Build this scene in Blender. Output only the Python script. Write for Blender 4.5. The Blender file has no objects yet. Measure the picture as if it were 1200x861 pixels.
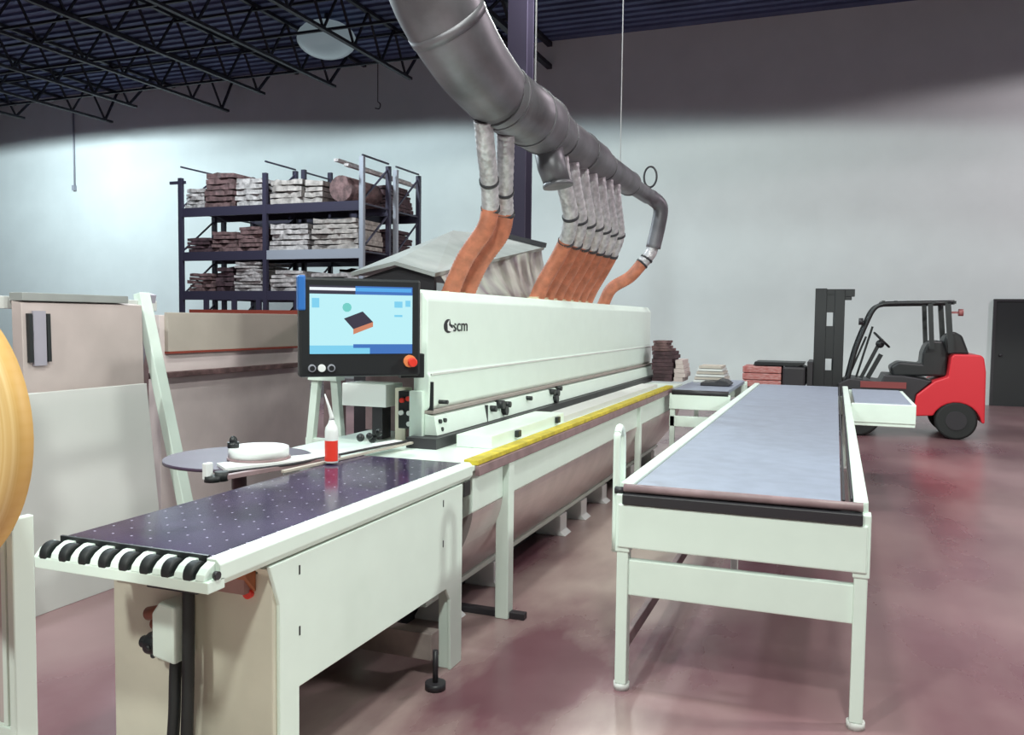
import bpy, bmesh, math, random
from mathutils import Vector, Matrix
random.seed(7)
C = bpy.context.scene.collection
sc = bpy.context.scene
# ---------------------------------------------------------------- camera
cam_d = bpy.data.cameras.new('camera'); cam = bpy.data.objects.new('camera', cam_d); C.objects.link(cam)
cam_d.sensor_width = 36; cam_d.lens = 990/1200*36; cam_d.clip_end = 200; cam_d.clip_start = 0.05
_f = 990.0
_Y = Vector((380, 52.5, -_f)).normalized()
_X = -Vector((-2590, 86.5, -_f)).normalized(); _X = (_X - _Y*_X.dot(_Y)).normalized()
_Z = _X.cross(_Y)
cam.matrix_world = Matrix.Translation((0, 0, 1.6)) @ Matrix((_X, _Y, _Z)).to_4x4()
sc.camera = cam
# ---------------------------------------------------------------- world, exposure, lamps and added fill spots
w = bpy.data.worlds.new('hall_air'); sc.world = w; w.use_nodes = True
w.node_tree.nodes['Background'].inputs[0].default_value = (0.45, 0.65, 1.0, 1)
w.node_tree.nodes['Background'].inputs[1].default_value = 0.03
sc.view_settings.view_transform = 'Standard'; sc.view_settings.look = 'None'
sc.view_settings.exposure = 0.0; sc.view_settings.gamma = 1; sc.view_settings.use_curve_mapping = False
def spot(loc, power, col, size=160, blend=0.06, soft=0.25, aim=None):
    l = bpy.data.lights.new('hall_spot', 'SPOT'); l.energy = power; l.color = col
    l.spot_size = math.radians(size); l.spot_blend = blend; l.shadow_soft_size = soft
    o = bpy.data.objects.new('hall_spot', l); C.objects.link(o); o.location = loc
    if aim: o.rotation_euler = (Vector(aim)-Vector(loc)).to_track_quat('-Z', 'Y').to_euler()
    return o
COOL = (0.80, 0.95, 1.0); MINT = (0.93, 1.0, 0.93); PINK = (1.0, 0.88, 0.93); WARM = (1.0, 0.93, 0.88)
spot((-19.5, 13.8, 7.03), 2100, COOL, 175, .04)
spot((-9.5, 11.4, 7.0), 1500, COOL, 171, .05)
spot((-3, 11.5, 6.75), 750, MINT, 167, .05)
spot((7.6, 14.8, 6.95), 750, PINK, 170, .05)
spot((2.0, 9.0, 6.8), 450, PINK)
spot((-5.5, 3.5, 6.9), 850, COOL)
spot((-1.0, 3.0, 6.9), 700, MINT)
spot((4.3, 5.0, 4.0), 800, MINT)  # low fill spot added to brighten the machine's aisle side, no fixture
spot((0.6, -1.1, 5.9), 1050, MINT)  # added fill from behind the camera for the front faces, no fixture
spot((-3.0, -2.5, 5.2), 900, MINT)  # second added fill behind the camera, not a hall fixture
# ---------------------------------------------------------------- helpers
def mat(name, col, rough=0.5, metal=0.0, noise=0.0, scale=4.0, emit=None, bump=0.0, col2=None, stretch=None, spec=0.5):
    m = bpy.data.materials.new(name); m.use_nodes = True; nt = m.node_tree
    b = nt.nodes['Principled BSDF']
    b.inputs['Base Color'].default_value = (*col, 1); b.inputs['Roughness'].default_value = rough
    b.inputs['Metallic'].default_value = metal; b.inputs['Specular IOR Level'].default_value = spec
    if emit:
        b.inputs['Emission Color'].default_value = (*emit[:3], 1); b.inputs['Emission Strength'].default_value = emit[3]
    if noise or col2 or bump:
        tc = nt.nodes.new('ShaderNodeTexCoord'); n = nt.nodes.new('ShaderNodeTexNoise')
        n.inputs['Scale'].default_value = scale; n.inputs['Detail'].default_value = 6
        src = tc.outputs['Object']
        if stretch:
            mp = nt.nodes.new('ShaderNodeMapping'); mp.inputs['Scale'].default_value = stretch
            nt.links.new(src, mp.inputs['Vector']); src = mp.outputs['Vector']
        nt.links.new(src, n.inputs['Vector'])
        if noise or col2:
            r = nt.nodes.new('ShaderNodeValToRGB')
            c2 = col2 or tuple(c*(1-noise) for c in col)
            r.color_ramp.elements[0].position = 0.35; r.color_ramp.elements[1].position = 0.68
            r.color_ramp.elements[0].color = (*c2, 1); r.color_ramp.elements[1].color = (*col, 1)
            nt.links.new(n.outputs['Fac'], r.inputs['Fac']); nt.links.new(r.outputs['Color'], b.inputs['Base Color'])
        if bump:
            bp = nt.nodes.new('ShaderNodeBump'); bp.inputs['Strength'].default_value = bump; bp.inputs['Distance'].default_value = 0.02
            nt.links.new(n.outputs['Fac'], bp.inputs['Height']); nt.links.new(bp.outputs['Normal'], b.inputs['Normal'])
    return m

class MB:
    def __init__(s): s.v = []; s.f = []; s.mi = []; s.sm = []
    def add(s, vs, fs, mi=0, smooth=False):
        o = len(s.v); s.v += [tuple(p) for p in vs]
        for k in fs:
            s.f.append([i+o for i in k]); s.mi.append(mi); s.sm.append(smooth)
        return s
    def box(s, x0, x1, y0, y1, z0, z1, mi=0):
        vs = [(x, y, z) for x in (x0, x1) for y in (y0, y1) for z in (z0, z1)]
        return s.add(vs, [(0,1,3,2),(4,6,7,5),(0,4,5,1),(2,3,7,6),(0,2,6,4),(1,5,7,3)], mi)
    def beam(s, a, b, w, h, up=(0,0,1), mi=0):
        a = Vector(a); b = Vector(b); d = (b-a).normalized(); u = Vector(up)
        if abs(d.dot(u)) > .98: u = Vector((0,1,0))
        r = d.cross(u).normalized(); u = r.cross(d)
        vs = [p + r*(sx*w/2) + u*(sz*h/2) for p in (a, b) for sx, sz in ((-1,-1),(1,-1),(1,1),(-1,1))]
        return s.add(vs, [(3,2,1,0),(4,5,6,7),(0,1,5,4),(1,2,6,5),(2,3,7,6),(3,0,4,7)], mi)
    def tube(s, pts, rad, seg=16, mi=0, cap=True, smooth=True):
        pts = [Vector(p) for p in pts]; n = len(pts)
        if not hasattr(rad, '__len__'): rad = [rad]*n
        ref = Vector((0,0,1)); t0 = (pts[1]-pts[0]).normalized()
        if abs(t0.dot(ref)) > .9: ref = Vector((1,0,0))
        r = t0.cross(ref).normalized(); vs = []; fs = []
        for i, p in enumerate(pts):
            t = (pts[min(i+1,n-1)]-pts[max(i-1,0)]).normalized()
            r = (r - t*r.dot(t)).normalized(); q = t.cross(r)
            vs += [p + (r*math.cos(a)+q*math.sin(a))*rad[i] for a in [2*math.pi*k/seg for k in range(seg)]]
        for i in range(n-1):
            for k in range(seg):
                k2 = (k+1) % seg; fs.append((i*seg+k, i*seg+k2, (i+1)*seg+k2, (i+1)*seg+k))
        s.add(vs, fs, mi, smooth)
        if cap:
            s.add(vs[:seg], [list(range(seg))[::-1]], mi); s.add(vs[-seg:], [list(range(seg))], mi)
        return s
    def cyl(s, a, b, r, seg=20, mi=0): return s.tube([a, b], r, seg, mi)
    def prism(s, poly, axis, a, b, mi=0):
        # poly: 2D points; axis 'x': (y,z), 'y': (x,z), 'z': (x,y)
        def P(p, t): return {'x': (t,p[0],p[1]), 'y': (p[0],t,p[1]), 'z': (p[0],p[1],t)}[axis]
        n = len(poly); vs = [P(p,a) for p in poly]+[P(p,b) for p in poly]
        fs = [list(range(n))[::-1], [n+i for i in range(n)]]+[(i,(i+1)%n,n+(i+1)%n,n+i) for i in range(n)]
        return s.add(vs, fs, mi)
    def ball(s, c, r, mi=0, seg=16, rings=10):
        if not hasattr(r, '__len__'): r = (r,r,r)
        vs = []; fs = []
        for i in range(rings+1):
            t = math.pi*i/rings
            for k in range(seg):
                a = 2*math.pi*k/seg
                vs.append((c[0]+r[0]*math.sin(t)*math.cos(a), c[1]+r[1]*math.sin(t)*math.sin(a), c[2]+r[2]*math.cos(t)))
        for i in range(rings):
            for k in range(seg):
                k2 = (k+1) % seg; fs.append((i*seg+k, (i+1)*seg+k, (i+1)*seg+k2, i*seg+k2))
        return s.add(vs, fs, mi, True)
    def build(s, name, mats, parent=None, bevel=0.0, label=None):
        me = bpy.data.meshes.new(name); me.from_pydata(s.v, [], s.f)
        for m in (mats if isinstance(mats, (list, tuple)) else [mats]): me.materials.append(m)
        me.polygons.foreach_set('material_index', s.mi); me.polygons.foreach_set('use_smooth', s.sm)
        bm = bmesh.new(); bm.from_mesh(me); bmesh.ops.remove_doubles(bm, verts=bm.verts, dist=1e-6)
        bmesh.ops.recalc_face_normals(bm, faces=bm.faces); bm.to_mesh(me); bm.free()
        o = bpy.data.objects.new(name, me); C.objects.link(o)
        if parent:
            o.parent = parent
            pw = world_of(parent); o.matrix_parent_inverse = pw.inverted() if o.get('_abs', True) else Matrix()
        if bevel:
            b = o.modifiers.new('bevel', 'BEVEL'); b.width = bevel; b.segments = 2; b.limit_method = 'ANGLE'
        if label: o['label'] = label
        return o
def world_of(o):
    m = o.matrix_basis.copy()
    return world_of(o.parent) @ o.matrix_parent_inverse @ m if o.parent else m
def empty(name, loc, label, cat, group=None, rz=0):
    o = bpy.data.objects.new(name, None); C.objects.link(o); o.location = loc; o.rotation_euler = (0,0,rz)
    o.empty_display_size = .1
    return tag(o, label, cat, group)
def tag(o, label, cat, group=None, kind=None):
    o['label'] = label; o['category'] = cat
    if group: o['group'] = group
    if kind: o['kind'] = kind
    return o
def struct(o): o['kind'] = 'structure'; return o
def kids(o): return [c for c in C.objects if c.parent == o]
def copy_tree(o, parent=None):
    c = o.copy(); C.objects.link(c)
    if parent: c.parent = parent; c.matrix_parent_inverse = o.matrix_parent_inverse.copy()
    for ch in kids(o): copy_tree(ch, c)
    return c
def cr(pts, n=8):   # catmull-rom resample
    pts = [Vector(p) for p in pts]; P = [pts[0]*2-pts[1]]+pts+[pts[-1]*2-pts[-2]]; out = []
    for i in range(1, len(P)-2):
        for k in range(n):
            t = k/n; a,b,c,d = P[i-1],P[i],P[i+1],P[i+2]
            out.append(.5*((2*b)+(c-a)*t+(2*a-5*b+4*c-d)*t*t+(3*b-a-3*c+d)*t**3))
    out.append(pts[-1]); return out
def oct_(cx, cy, r, n=16, a0=0): return [(cx+r*math.cos(a0+2*math.pi*k/n), cy+r*math.sin(a0+2*math.pi*k/n)) for k in range(n)]
# ---------------------------------------------------------------- materials
M = {}
M['wall'] = mat('painted_block_wall', (0.74,0.80,0.79), .85, noise=.05, scale=1.5)
M['charcoal'] = mat('charcoal_side_wall', (0.07,0.075,0.085), .85, noise=.1, scale=1.5)
M['deck'] = mat('dark_roof_deck', (0.11,0.14,0.26), .8, noise=.35, scale=.8)
M['truss'] = mat('black_truss_steel', (0.012,0.013,0.022), .6)
M['machine'] = mat('mint_white_enamel', (0.80,0.91,0.83), .34, noise=.03, scale=8)
M['cream'] = mat('cream_enamel', (0.70,0.66,0.54), .5, noise=.08, scale=6)
M['mauve'] = mat('mauve_grey_metal', (0.33,0.22,0.23), .5, noise=.3, scale=9)
M['black'] = mat('black_plastic', (0.018,0.02,0.022), .4)
M['rubber'] = mat('black_rubber', (0.015,0.017,0.018), .55)
M['dark'] = mat('dark_steel', (0.03,0.028,0.033), .45)
M['galv'] = mat('galvanised_duct', (0.25,0.24,0.26), .45, .45, noise=.45, scale=3)
M['flex'] = mat('wrinkled_foil_hose', (0.74,0.70,0.72), .38, .4, noise=.4, scale=22, bump=.6)
M['orange'] = mat('orange_flexible_hose', (0.60,0.20,0.11), .5, noise=.35, scale=14)
M['yellow'] = mat('yellow_strip', (0.75,0.60,0.05), .5, noise=.35, scale=18)
M['blue'] = mat('blue_plastic', (0.03,0.16,0.50), .4)
M['red'] = mat('red_enamel', (0.72,0.03,0.045), .4)
M['redbtn'] = mat('red_button', (0.85,0.05,0.03), .4)
M['white'] = mat('white_plastic', (0.85,0.87,0.86), .4)
M['beige'] = mat('beige_board', (0.52,0.46,0.40), .7, noise=.12, scale=3)
M['pinkboard'] = mat('pinkish_beige_board', (0.60,0.50,0.48), .7, noise=.14, scale=3)
M['whiteboard'] = mat('white_laminate_board', (0.66,0.66,0.64), .5, noise=.05, scale=3)
M['lav'] = mat('lavender_grey_board', (0.42,0.39,0.46), .6, noise=.1, scale=4)
M['rack'] = mat('indigo_rack_steel', (0.035,0.03,0.055), .5)
M['racklt'] = mat('grey_rack_steel', (0.32,0.33,0.38), .5)
M['rackred'] = mat('rust_red_beam', (0.28,0.05,0.03), .6)
M['belt'] = mat('blue_grey_belt', (0.30,0.33,0.42), .45, noise=.12, scale=10)
M['tarp'] = mat('grey_cloth', (0.36,0.37,0.36), .8, noise=.12, scale=6)
M['clear'] = mat('off_white_cloth', (0.66,0.68,0.60), .6, noise=.25, scale=5, stretch=(1,6,.6))
M['wood'] = mat('brown_wood', (0.30,0.13,0.06), .6, noise=.3, scale=9)
M['tyre'] = mat('tyre_rubber', (0.02,0.022,0.022), .75)
M['rust'] = mat('pinkish_brown_bundle', (0.22,0.125,0.125), .8, noise=.6, scale=11, bump=.5)
M['wrap'] = mat('pale_plastic_wrap', (0.62,0.55,0.54), .45, noise=.55, scale=12, bump=.8)
M['wraptan'] = mat('tan_wrapped_bundle', (0.50,0.43,0.40), .6, noise=.5, scale=10, bump=.7)
M['darkload'] = mat('dark_maroon_bundle', (0.09,0.045,0.055), .8, noise=.6, scale=14, bump=.5)

def floor_mat():
    m = bpy.data.materials.new('maroon_sealed_concrete'); m.use_nodes = True; nt = m.node_tree; b = nt.nodes['Principled BSDF']
    tc = nt.nodes.new('ShaderNodeTexCoord')
    def nz(s, d, st=None):
        n = nt.nodes.new('ShaderNodeTexNoise'); n.inputs['Scale'].default_value = s; n.inputs['Detail'].default_value = d
        mp = nt.nodes.new('ShaderNodeMapping'); mp.inputs['Scale'].default_value = st or (1,1,1)
        nt.links.new(tc.outputs['Object'], mp.inputs['Vector']); nt.links.new(mp.outputs['Vector'], n.inputs['Vector']); return n
    r = nt.nodes.new('ShaderNodeValToRGB'); e = r.color_ramp.elements
    e[0].position = .30; e[0].color = (.11,.036,.052,1); e[1].position = .72; e[1].color = (.27,.14,.16,1)
    n1 = nz(.55, 8); nt.links.new(n1.outputs['Fac'], r.inputs['Fac'])
    r2 = nt.nodes.new('ShaderNodeValToRGB'); r2.color_ramp.elements[0].position = .40; r2.color_ramp.elements[1].position = .58
    n2 = nz(.9, 10, (1.0,.45,1)); nt.links.new(n2.outputs['Fac'], r2.inputs['Fac'])
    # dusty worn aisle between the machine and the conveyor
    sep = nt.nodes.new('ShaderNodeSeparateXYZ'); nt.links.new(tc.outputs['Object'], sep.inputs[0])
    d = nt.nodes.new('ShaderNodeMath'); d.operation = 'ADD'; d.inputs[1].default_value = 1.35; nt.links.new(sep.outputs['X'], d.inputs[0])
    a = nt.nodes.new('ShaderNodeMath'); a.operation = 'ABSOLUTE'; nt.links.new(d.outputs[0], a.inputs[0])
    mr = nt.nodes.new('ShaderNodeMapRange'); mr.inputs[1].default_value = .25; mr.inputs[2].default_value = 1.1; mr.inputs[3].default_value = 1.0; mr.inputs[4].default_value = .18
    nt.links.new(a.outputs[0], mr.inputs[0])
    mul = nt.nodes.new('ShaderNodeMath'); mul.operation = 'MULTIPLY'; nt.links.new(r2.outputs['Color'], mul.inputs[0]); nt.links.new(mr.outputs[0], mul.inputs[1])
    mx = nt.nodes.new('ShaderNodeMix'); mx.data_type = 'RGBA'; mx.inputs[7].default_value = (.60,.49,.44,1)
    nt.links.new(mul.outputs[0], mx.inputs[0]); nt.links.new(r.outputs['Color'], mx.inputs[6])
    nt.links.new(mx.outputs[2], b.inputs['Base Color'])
    rr = nt.nodes.new('ShaderNodeMapRange'); rr.inputs[3].default_value = .16; rr.inputs[4].default_value = .42
    nt.links.new(n2.outputs['Fac'], rr.inputs[0]); nt.links.new(rr.outputs[0], b.inputs['Roughness'])
    bp = nt.nodes.new('ShaderNodeBump'); bp.inputs['Strength'].default_value = .08
    nt.links.new(n2.outputs['Fac'], bp.inputs['Height']); nt.links.new(bp.outputs['Normal'], b.inputs['Normal'])
    return m
M['floor'] = floor_mat()
def dotted_mat():
    m = mat('dark_purple_phenolic_with_holes', (0.05,0.035,0.075), .14, spec=.28); nt = m.node_tree; b = nt.nodes['Principled BSDF']
    tc = nt.nodes.new('ShaderNodeTexCoord'); sep = nt.nodes.new('ShaderNodeSeparateXYZ'); nt.links.new(tc.outputs['Object'], sep.inputs[0])
    def math_(op, a, bb=None):
        n = nt.nodes.new('ShaderNodeMath'); n.operation = op
        for i, v in enumerate((a, bb)):
            if v is None: continue
            if isinstance(v, (int, float)): n.inputs[i].default_value = v
            else: nt.links.new(v, n.inputs[i])
        return n.outputs[0]
    cell = .075
    fx = math_('SUBTRACT', math_('FRACT', math_('DIVIDE', math_('ADD', sep.outputs['X'], 10.0), cell)), .5)
    fy = math_('SUBTRACT', math_('FRACT', math_('DIVIDE', sep.outputs['Y'], cell)), .5)
    d = math_('SQRT', math_('ADD', math_('MULTIPLY', fx, fx), math_('MULTIPLY', fy, fy)))
    hole = math_('LESS_THAN', d, .055)
    nz = nt.nodes.new('ShaderNodeTexNoise'); nz.inputs['Scale'].default_value = 5; nz.inputs['Detail'].default_value = 8
    nt.links.new(tc.outputs['Object'], nz.inputs['Vector'])
    cr_ = nt.nodes.new('ShaderNodeValToRGB'); e = cr_.color_ramp.elements
    e[0].position = .3; e[0].color = (.020,.010,.034,1); e[1].position = .75; e[1].color = (.075,.048,.115,1)
    nt.links.new(nz.outputs['Fac'], cr_.inputs['Fac'])
    mx = nt.nodes.new('ShaderNodeMix'); mx.data_type = 'RGBA'; mx.inputs[7].default_value = (.42,.38,.50,1)
    nt.links.new(hole, mx.inputs[0]); nt.links.new(cr_.outputs['Color'], mx.inputs[6]); nt.links.new(mx.outputs[2], b.inputs['Base Color'])
    return m
M['phenolic'] = dotted_mat()
def em(name, col, s=1.0): return mat(name, (0.02,0.02,0.02), .3, emit=(*col, s))

# ================================================================= SETTING
Yw = 19.0; X0, X1, Y0, Hc = -25.0, 8.5, -6.0, 8.05
struct(MB().box(X0, X1, Y0, Yw, -.1, 0).build('floor', M['floor']))
mb = MB().box(X0-.2, X1+.2, Yw, Yw+.2, 0, Hc+.2)
struct(mb.build('wall_back', M['wall']))
struct(MB().box(X0-.2, X0, Y0, Yw, 0, Hc+.2).build('wall_left', M['charcoal']))
struct(MB().box(X1, X1+.2, Y0, Yw, 0, Hc+.2).build('wall_right', M['charcoal']))
mb = MB().box(X0, X1, Y0, Yw, Hc, Hc+.12)
y = Y0
while y < Yw-.2:
    mb.box(X0, X1, y, y+.12, Hc-.05, Hc); y += .3
struct(mb.build('ceiling', M['deck']))
dr = MB().box(2.93, 3.95, Yw-.05, Yw-.002, 0.0, 2.05).build('door_1', M['black']); struct(dr)
MB().ball((3.03, Yw-.09, 1.0), .03).build('door_handle', M['dark'], dr)
struct(MB().box(2.88,2.93,Yw-.07,Yw-.002,0,2.1).box(3.95,4.0,Yw-.07,Yw-.002,0,2.1).box(2.93,3.95,Yw-.07,Yw-.002,2.05,2.1).build('trim_1', M['dark']))
# roof joists
def joist(x, y1, zb=7.08, full=False):
    t = empty('roof_joist', (x, 9, zb), 'x', 'roof truss', 'open web steel joists under the roof deck')
    MB().beam((x,-2,Hc-.1),(x,Yw-.02,Hc-.1),.09,.07).build('top_chord', M['truss'], t)
    ye = y1
    MB().beam((x,-2,zb),(x,ye,zb),.09,.06).build('bottom_chord', M['truss'], t)
    wb = MB(); yy = ye-.25; k = 0
    while yy > 3:
        wb.beam((x,yy,zb),(x,yy-.55,Hc-.1),.04,.04); wb.beam((x,yy-.55,Hc-.1),(x,yy-1.1,zb),.04,.04); yy -= 1.1
    wb.beam((x,ye-.25,zb),(x,min(ye+.55,Yw-.05),Hc-.1),.05,.05)
    wb.build('web', M['truss'], t)
    return t
js = []
for i in range(9):
    x = -23.55 + i*2.035
    js.append(joist(x, 18.75 if i in (2,4) else 17.6))
for j in js: j['label'] = 'black open web steel joist running to the back wall under the dark roof'
js[4]['label'] = 'black open web joist whose V shaped end reaches lowest on the back wall'
js[4].pop('group', None) if 'group' in js[4] else None
for y, z in ((10.2,7.3),(12.4,7.3),(14.6,7.3),(16.8,7.3)):
    o = MB().beam((X0+.05,y,z-.08+.0),(-6.5,y,z-.02),.05,.05).beam((X0+.05,y,Hc-.2),(-6.5,y,Hc-.2),.05,.05).build('bridging_bar', M['truss'])
    tag(o, 'thin black bridging bars crossing the roof joists', 'bar', 'bridging bars across the joists')
g = MB().beam((-6.4,Y0+.1,7.45),(-6.4,Yw-.05,7.45),.12,.1).beam((-6.4,Y0+.1,Hc-.09),(-6.4,Yw-.05,Hc-.09),.12,.1)
y = 4
while y < 18:
    g.beam((-6.4,y,7.45),(-6.4,y+.7,Hc-.1),.05,.05).beam((-6.4,y+.7,Hc-.1),(-6.4,y+1.4,7.45),.05,.05); y += 1.4
tag(g.build('roof_truss', M['truss']), 'rightmost dark roof truss passing behind the big riser duct', 'roof truss')
# bowl lamp
t = empty('bowl_lamp', (-10.25,15.6,7.45), 'glowing pale bowl lamp hanging under the dark roof', 'lamp')
MB().ball((-10.25,15.6,7.45),(.62,.62,.38), seg=24, rings=14).build('diffuser', em('lamp_glow', (.30,.38,.42), .42), t)
MB().cyl((-10.25,15.6,7.80),(-10.25,15.6,Hc-.06),.05).build('stem', M['dark'], t)
tag(MB().cyl((-21.2,Yw-.03,5.4),(-21.2,Yw-.03,7.6),.025,8).box(-21.25,-21.15,Yw-.09,Yw-.01,5.25,5.4).build('conduit', M['racklt']), 'thin vertical conduit on the back wall at far left', 'pipe')
hk = MB().cyl((-10.4,18.0,Hc-.06),(-10.4,18.0,6.75),.012,6)
hk.tube(cr([(-10.4,18,6.75),(-10.33,18,6.68),(-10.36,18,6.58),(-10.47,18,6.6)],5), .014, 6)
tag(hk.build('hanging_hook', M['dark']), 'thin wire with a small hook hanging by the riser duct', 'hook')
# steel column
col = MB().box(-4.66,-4.36,11.85,11.88,0,Hc).box(-4.66,-4.36,12.12,12.15,0,Hc).box(-4.53,-4.49,11.88,12.12,0,Hc).box(-4.8,-4.2,11.7,12.3,0,.03)
tag(col.build('steel_column', mat('dark_purple_steel',(0.04,0.03,0.06),.6)), 'dark purple steel column behind the dust hoses', 'column')

# ================================================================= EDGE BANDING MACHINE
em_ = empty('edge_banding_machine', (-2.4,7,0), 'long mint white edge banding machine with a black maker mark on its hood', 'machine')
yA, yB = 4.15, 10.1
# base with sloping skirt
MB().prism([(-1.62,.87),(-1.62,.66),(-1.68,.62),(-2.72,.62),(-2.72,.87)],'y',3.72,9.6).build('base', M['machine'], em_, .006)
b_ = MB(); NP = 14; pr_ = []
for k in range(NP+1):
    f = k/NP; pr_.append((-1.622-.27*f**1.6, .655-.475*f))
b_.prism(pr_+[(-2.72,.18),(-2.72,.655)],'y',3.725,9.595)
sk_ = b_.build('curved_skirt', mat('floor_reflection_pink',(0.70,0.58,0.58),.30,.65,noise=.15,scale=5), em_, 0, 'curved lower skirt tinted mauve with floor reflection')  # pink metallic tint puts the red floor's reflection into the skirt colour
MB().box(-1.91,-1.87,3.725,9.595,.155,.185).build('bottom_lip', M['machine'], em_, .003)
MB().box(-2.72,-1.9,3.73,9.59,.16,.18).build('base_floor', M['dark'], em_)
for yy in (3.95,4.6,5.9,6.45,7.1,8.2,9.2):
    MB().prism([(-1.98,.15),(-1.86,.15),(-1.86,.03),(-1.82,.0),(-2.06,.0)],'y',yy,yy+.16).build('foot', M['white'], em_, .004)
MB().box(-2.7,-2.05,3.8,9.5,.0,.16).build('plinth', M['dark'], em_)
MB().box(-2.72,-1.60,3.66,9.55,.87,.895).build('work_plate', M['machine'], em_, .003)
MB().box(-1.66,-1.585,3.70,8.9,.895,.92).build('yellow_strip', M['yellow'], em_, .004)
MB().box(-1.60,-1.575,3.70,8.9,.845,.893).build('rail', M['mauve'], em_, .003)
gl = MB()
gl.box(-1.93,-1.72,4.2,5.5,.895,.965); gl.build('guide_housing', M['machine'], em_, .004)
MB().box(-1.90,-1.73,5.5,8.8,.895,.935).build('guide_rail', M['whiteboard'], em_, .003)
for yy in (4.55,5.3):
    MB().box(-1.72,-1.695,yy,yy+.05,.915,.955).build('latch', M['black'], em_, .004)
MB().box(-2.16,-1.98,4.05,yB,.896,.953).build('feed_slot', M['dark'], em_)
MB().prism([(-2.1,.955),(-2.02,.955),(-2.04,1.06),(-2.1,1.075)],'y',yA,yB).build('pressure_beam', M['machine'], em_, .003)
MB().box(-2.10,-2.045,yA,yB,1.075,1.092).build('hood_gap', mat('grey_brown_seal',(0.34,0.29,0.27),.6), em_)
# hood: side profile extruded along Y
hp = [(-2.09,1.09),(-2.075,1.11),(-2.07,1.28),(-2.085,1.30),(-2.085,1.70),(-2.12,1.755),(-2.75,1.76),(-2.75,1.32),(-2.17,1.32),(-2.17,1.09)]
MB().prism(hp,'y',yA,yB).build('hood', M['machine'], em_, .008)
MB().box(-2.075,-2.066,yA+.02,yB-.02,1.285,1.295).build('hood_seam', M['whiteboard'], em_)
MB().box(-2.75,-2.12,yA-.03,yA,1.325,1.74).build('end_cover', M['whiteboard'], em_, .005)
MB().box(-2.74,-2.69,yA+.5,yB,.89,1.32).build('rear_wall', M['mauve'], em_)
# knobs on pressure beam
for (yy,z,s) in ((4.95,1.03,.02),(5.08,1.045,.028),(5.14,1.0,.03),(5.2,1.035,.02),(5.62,1.04,.015),(6.15,1.045,.022),(6.25,1.03,.026),(6.32,1.06,.018),(6.22,.985,.03)):
    MB().cyl((-2.05,yy,z),(-1.995,yy,z),s,12).build('knob', M['black'], em_, 0)
for (yy,z) in ((4.28,1.13),(4.2,1.03),(4.26,1.03),(4.22,.985)):
    MB().cyl((-2.1,yy,z),(-2.02,yy,z),.012,10).build('screw', M['black'], em_)
MB().box(-2.045,-2.02,4.86,4.87,.955,1.06).build('joint', M['dark'], em_)
MB().box(-2.09,-2.055,4.162,4.172,1.09,1.25).build('edge_line', M['black'], em_)
# machine's open front end under the hood
MB().box(-2.74,-2.17,4.6,4.63,.9,1.32).build('end_panel', M['mauve'], em_)
MB().box(-2.66,-2.37,4.2,4.4,1.09,1.22).build('white_housing', M['white'], em_, .006)
MB().box(-2.49,-2.42,4.25,4.35,.9,1.11).build('dark_post', M['dark'], em_, .004)
MB().box(-2.34,-2.27,4.25,4.33,.895,1.2).build('cream_post', M['cream'], em_, .004)
MB().box(-2.18,-2.1,4.12,4.5,.94,1.2).build('corner_post', M['machine'], em_, .004)
bp = MB().box(-2.28,-2.18,4.18,4.26,.98,1.19).build('push_button_box', M['black'], em_, .004)
for (x,z,c,nm) in ((-2.255,1.07,'white','white button'),(-2.205,1.07,'white','white button'),(-2.205,1.01,'white','white button'),(-2.25,1.14,'redbtn','red button'),(-2.21,1.15,'redbtn','red button')):
    MB().cyl((x,4.18,z),(x,4.16,z),.014,12).build('push_button', M[c], bp, 0, nm)
MB().box(-2.24,-2.19,4.2,4.26,.9,.98).build('valve', M['rust'], em_, .004)
# maker's mark: dark ellipse with a pale crescent, then the letters
lg = MB(); 
def yzdisc(cy, cz, ry, rz, x, mi): 
    lg.prism([(cy+ry*math.cos(a), cz+rz*math.sin(a)) for a in [2*math.pi*k/28 for k in range(28)]],'x',x-.003,x,mi)
yzdisc(4.415,1.555,.060,.040,-2.083,0)
lg.prism([(4.40,1.572),(4.425,1.59),(4.418,1.56),(4.45,1.545),(4.49,1.54),(4.485,1.53),(4.44,1.523),(4.405,1.53)],'x',-2.083,-2.0815,1)
lg.prism([(4.43,1.60),(4.49,1.60),(4.49,1.56),(4.445,1.565)],'x',-2.083,-2.0812,2)
lg.build('emblem', [M['black'],M['white'],M['machine']], em_)
def text(s, size, loc, rot, m, parent, name='lettering'):
    cu = bpy.data.curves.new(name,'FONT'); cu.body = s; cu.size = size; cu.extrude = .0015; cu.offset = size*.004
    to = bpy.data.objects.new(name, cu); C.objects.link(to)
    bpy.context.view_layer.update()
    me = bpy.data.meshes.new_from_object(to.evaluated_get(bpy.context.evaluated_depsgraph_get()))
    bpy.data.objects.remove(to); bpy.data.curves.remove(cu)
    me.materials.clear(); me.materials.append(m)
    R = Matrix.Translation(loc) @ rot; me.transform(R)
    o = bpy.data.objects.new(name, me); C.objects.link(o); o.parent = parent; o.matrix_parent_inverse = world_of(parent).inverted()
    return o
RX = Matrix(((0,0,1,0),(1,0,0,0),(0,1,0,0),(0,0,0,1)))  # text x->world y, text y->world z, facing +X
text('scm', .100, (-2.083,4.475,1.525), RX @ Matrix.Diagonal((1.35,1,1,1)), M['black'], em_)
# hose sockets on hood top
HY = [7.02+.262*i for i in range(7)]
# outrigger support under the strip
t = MB().box(-1.66,-1.585,4.12,4.20,.0,.845); t.build('support_post', M['machine'], em_, .006)
MB().box(-2.1,-1.5,4.14,4.19,.0,.035).build('floor_bar', M['dark'], em_, .004)
MB().box(-1.64,-1.59,7.35,7.42,0,.845).build('support_post', M['machine'], em_, .006)

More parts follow.
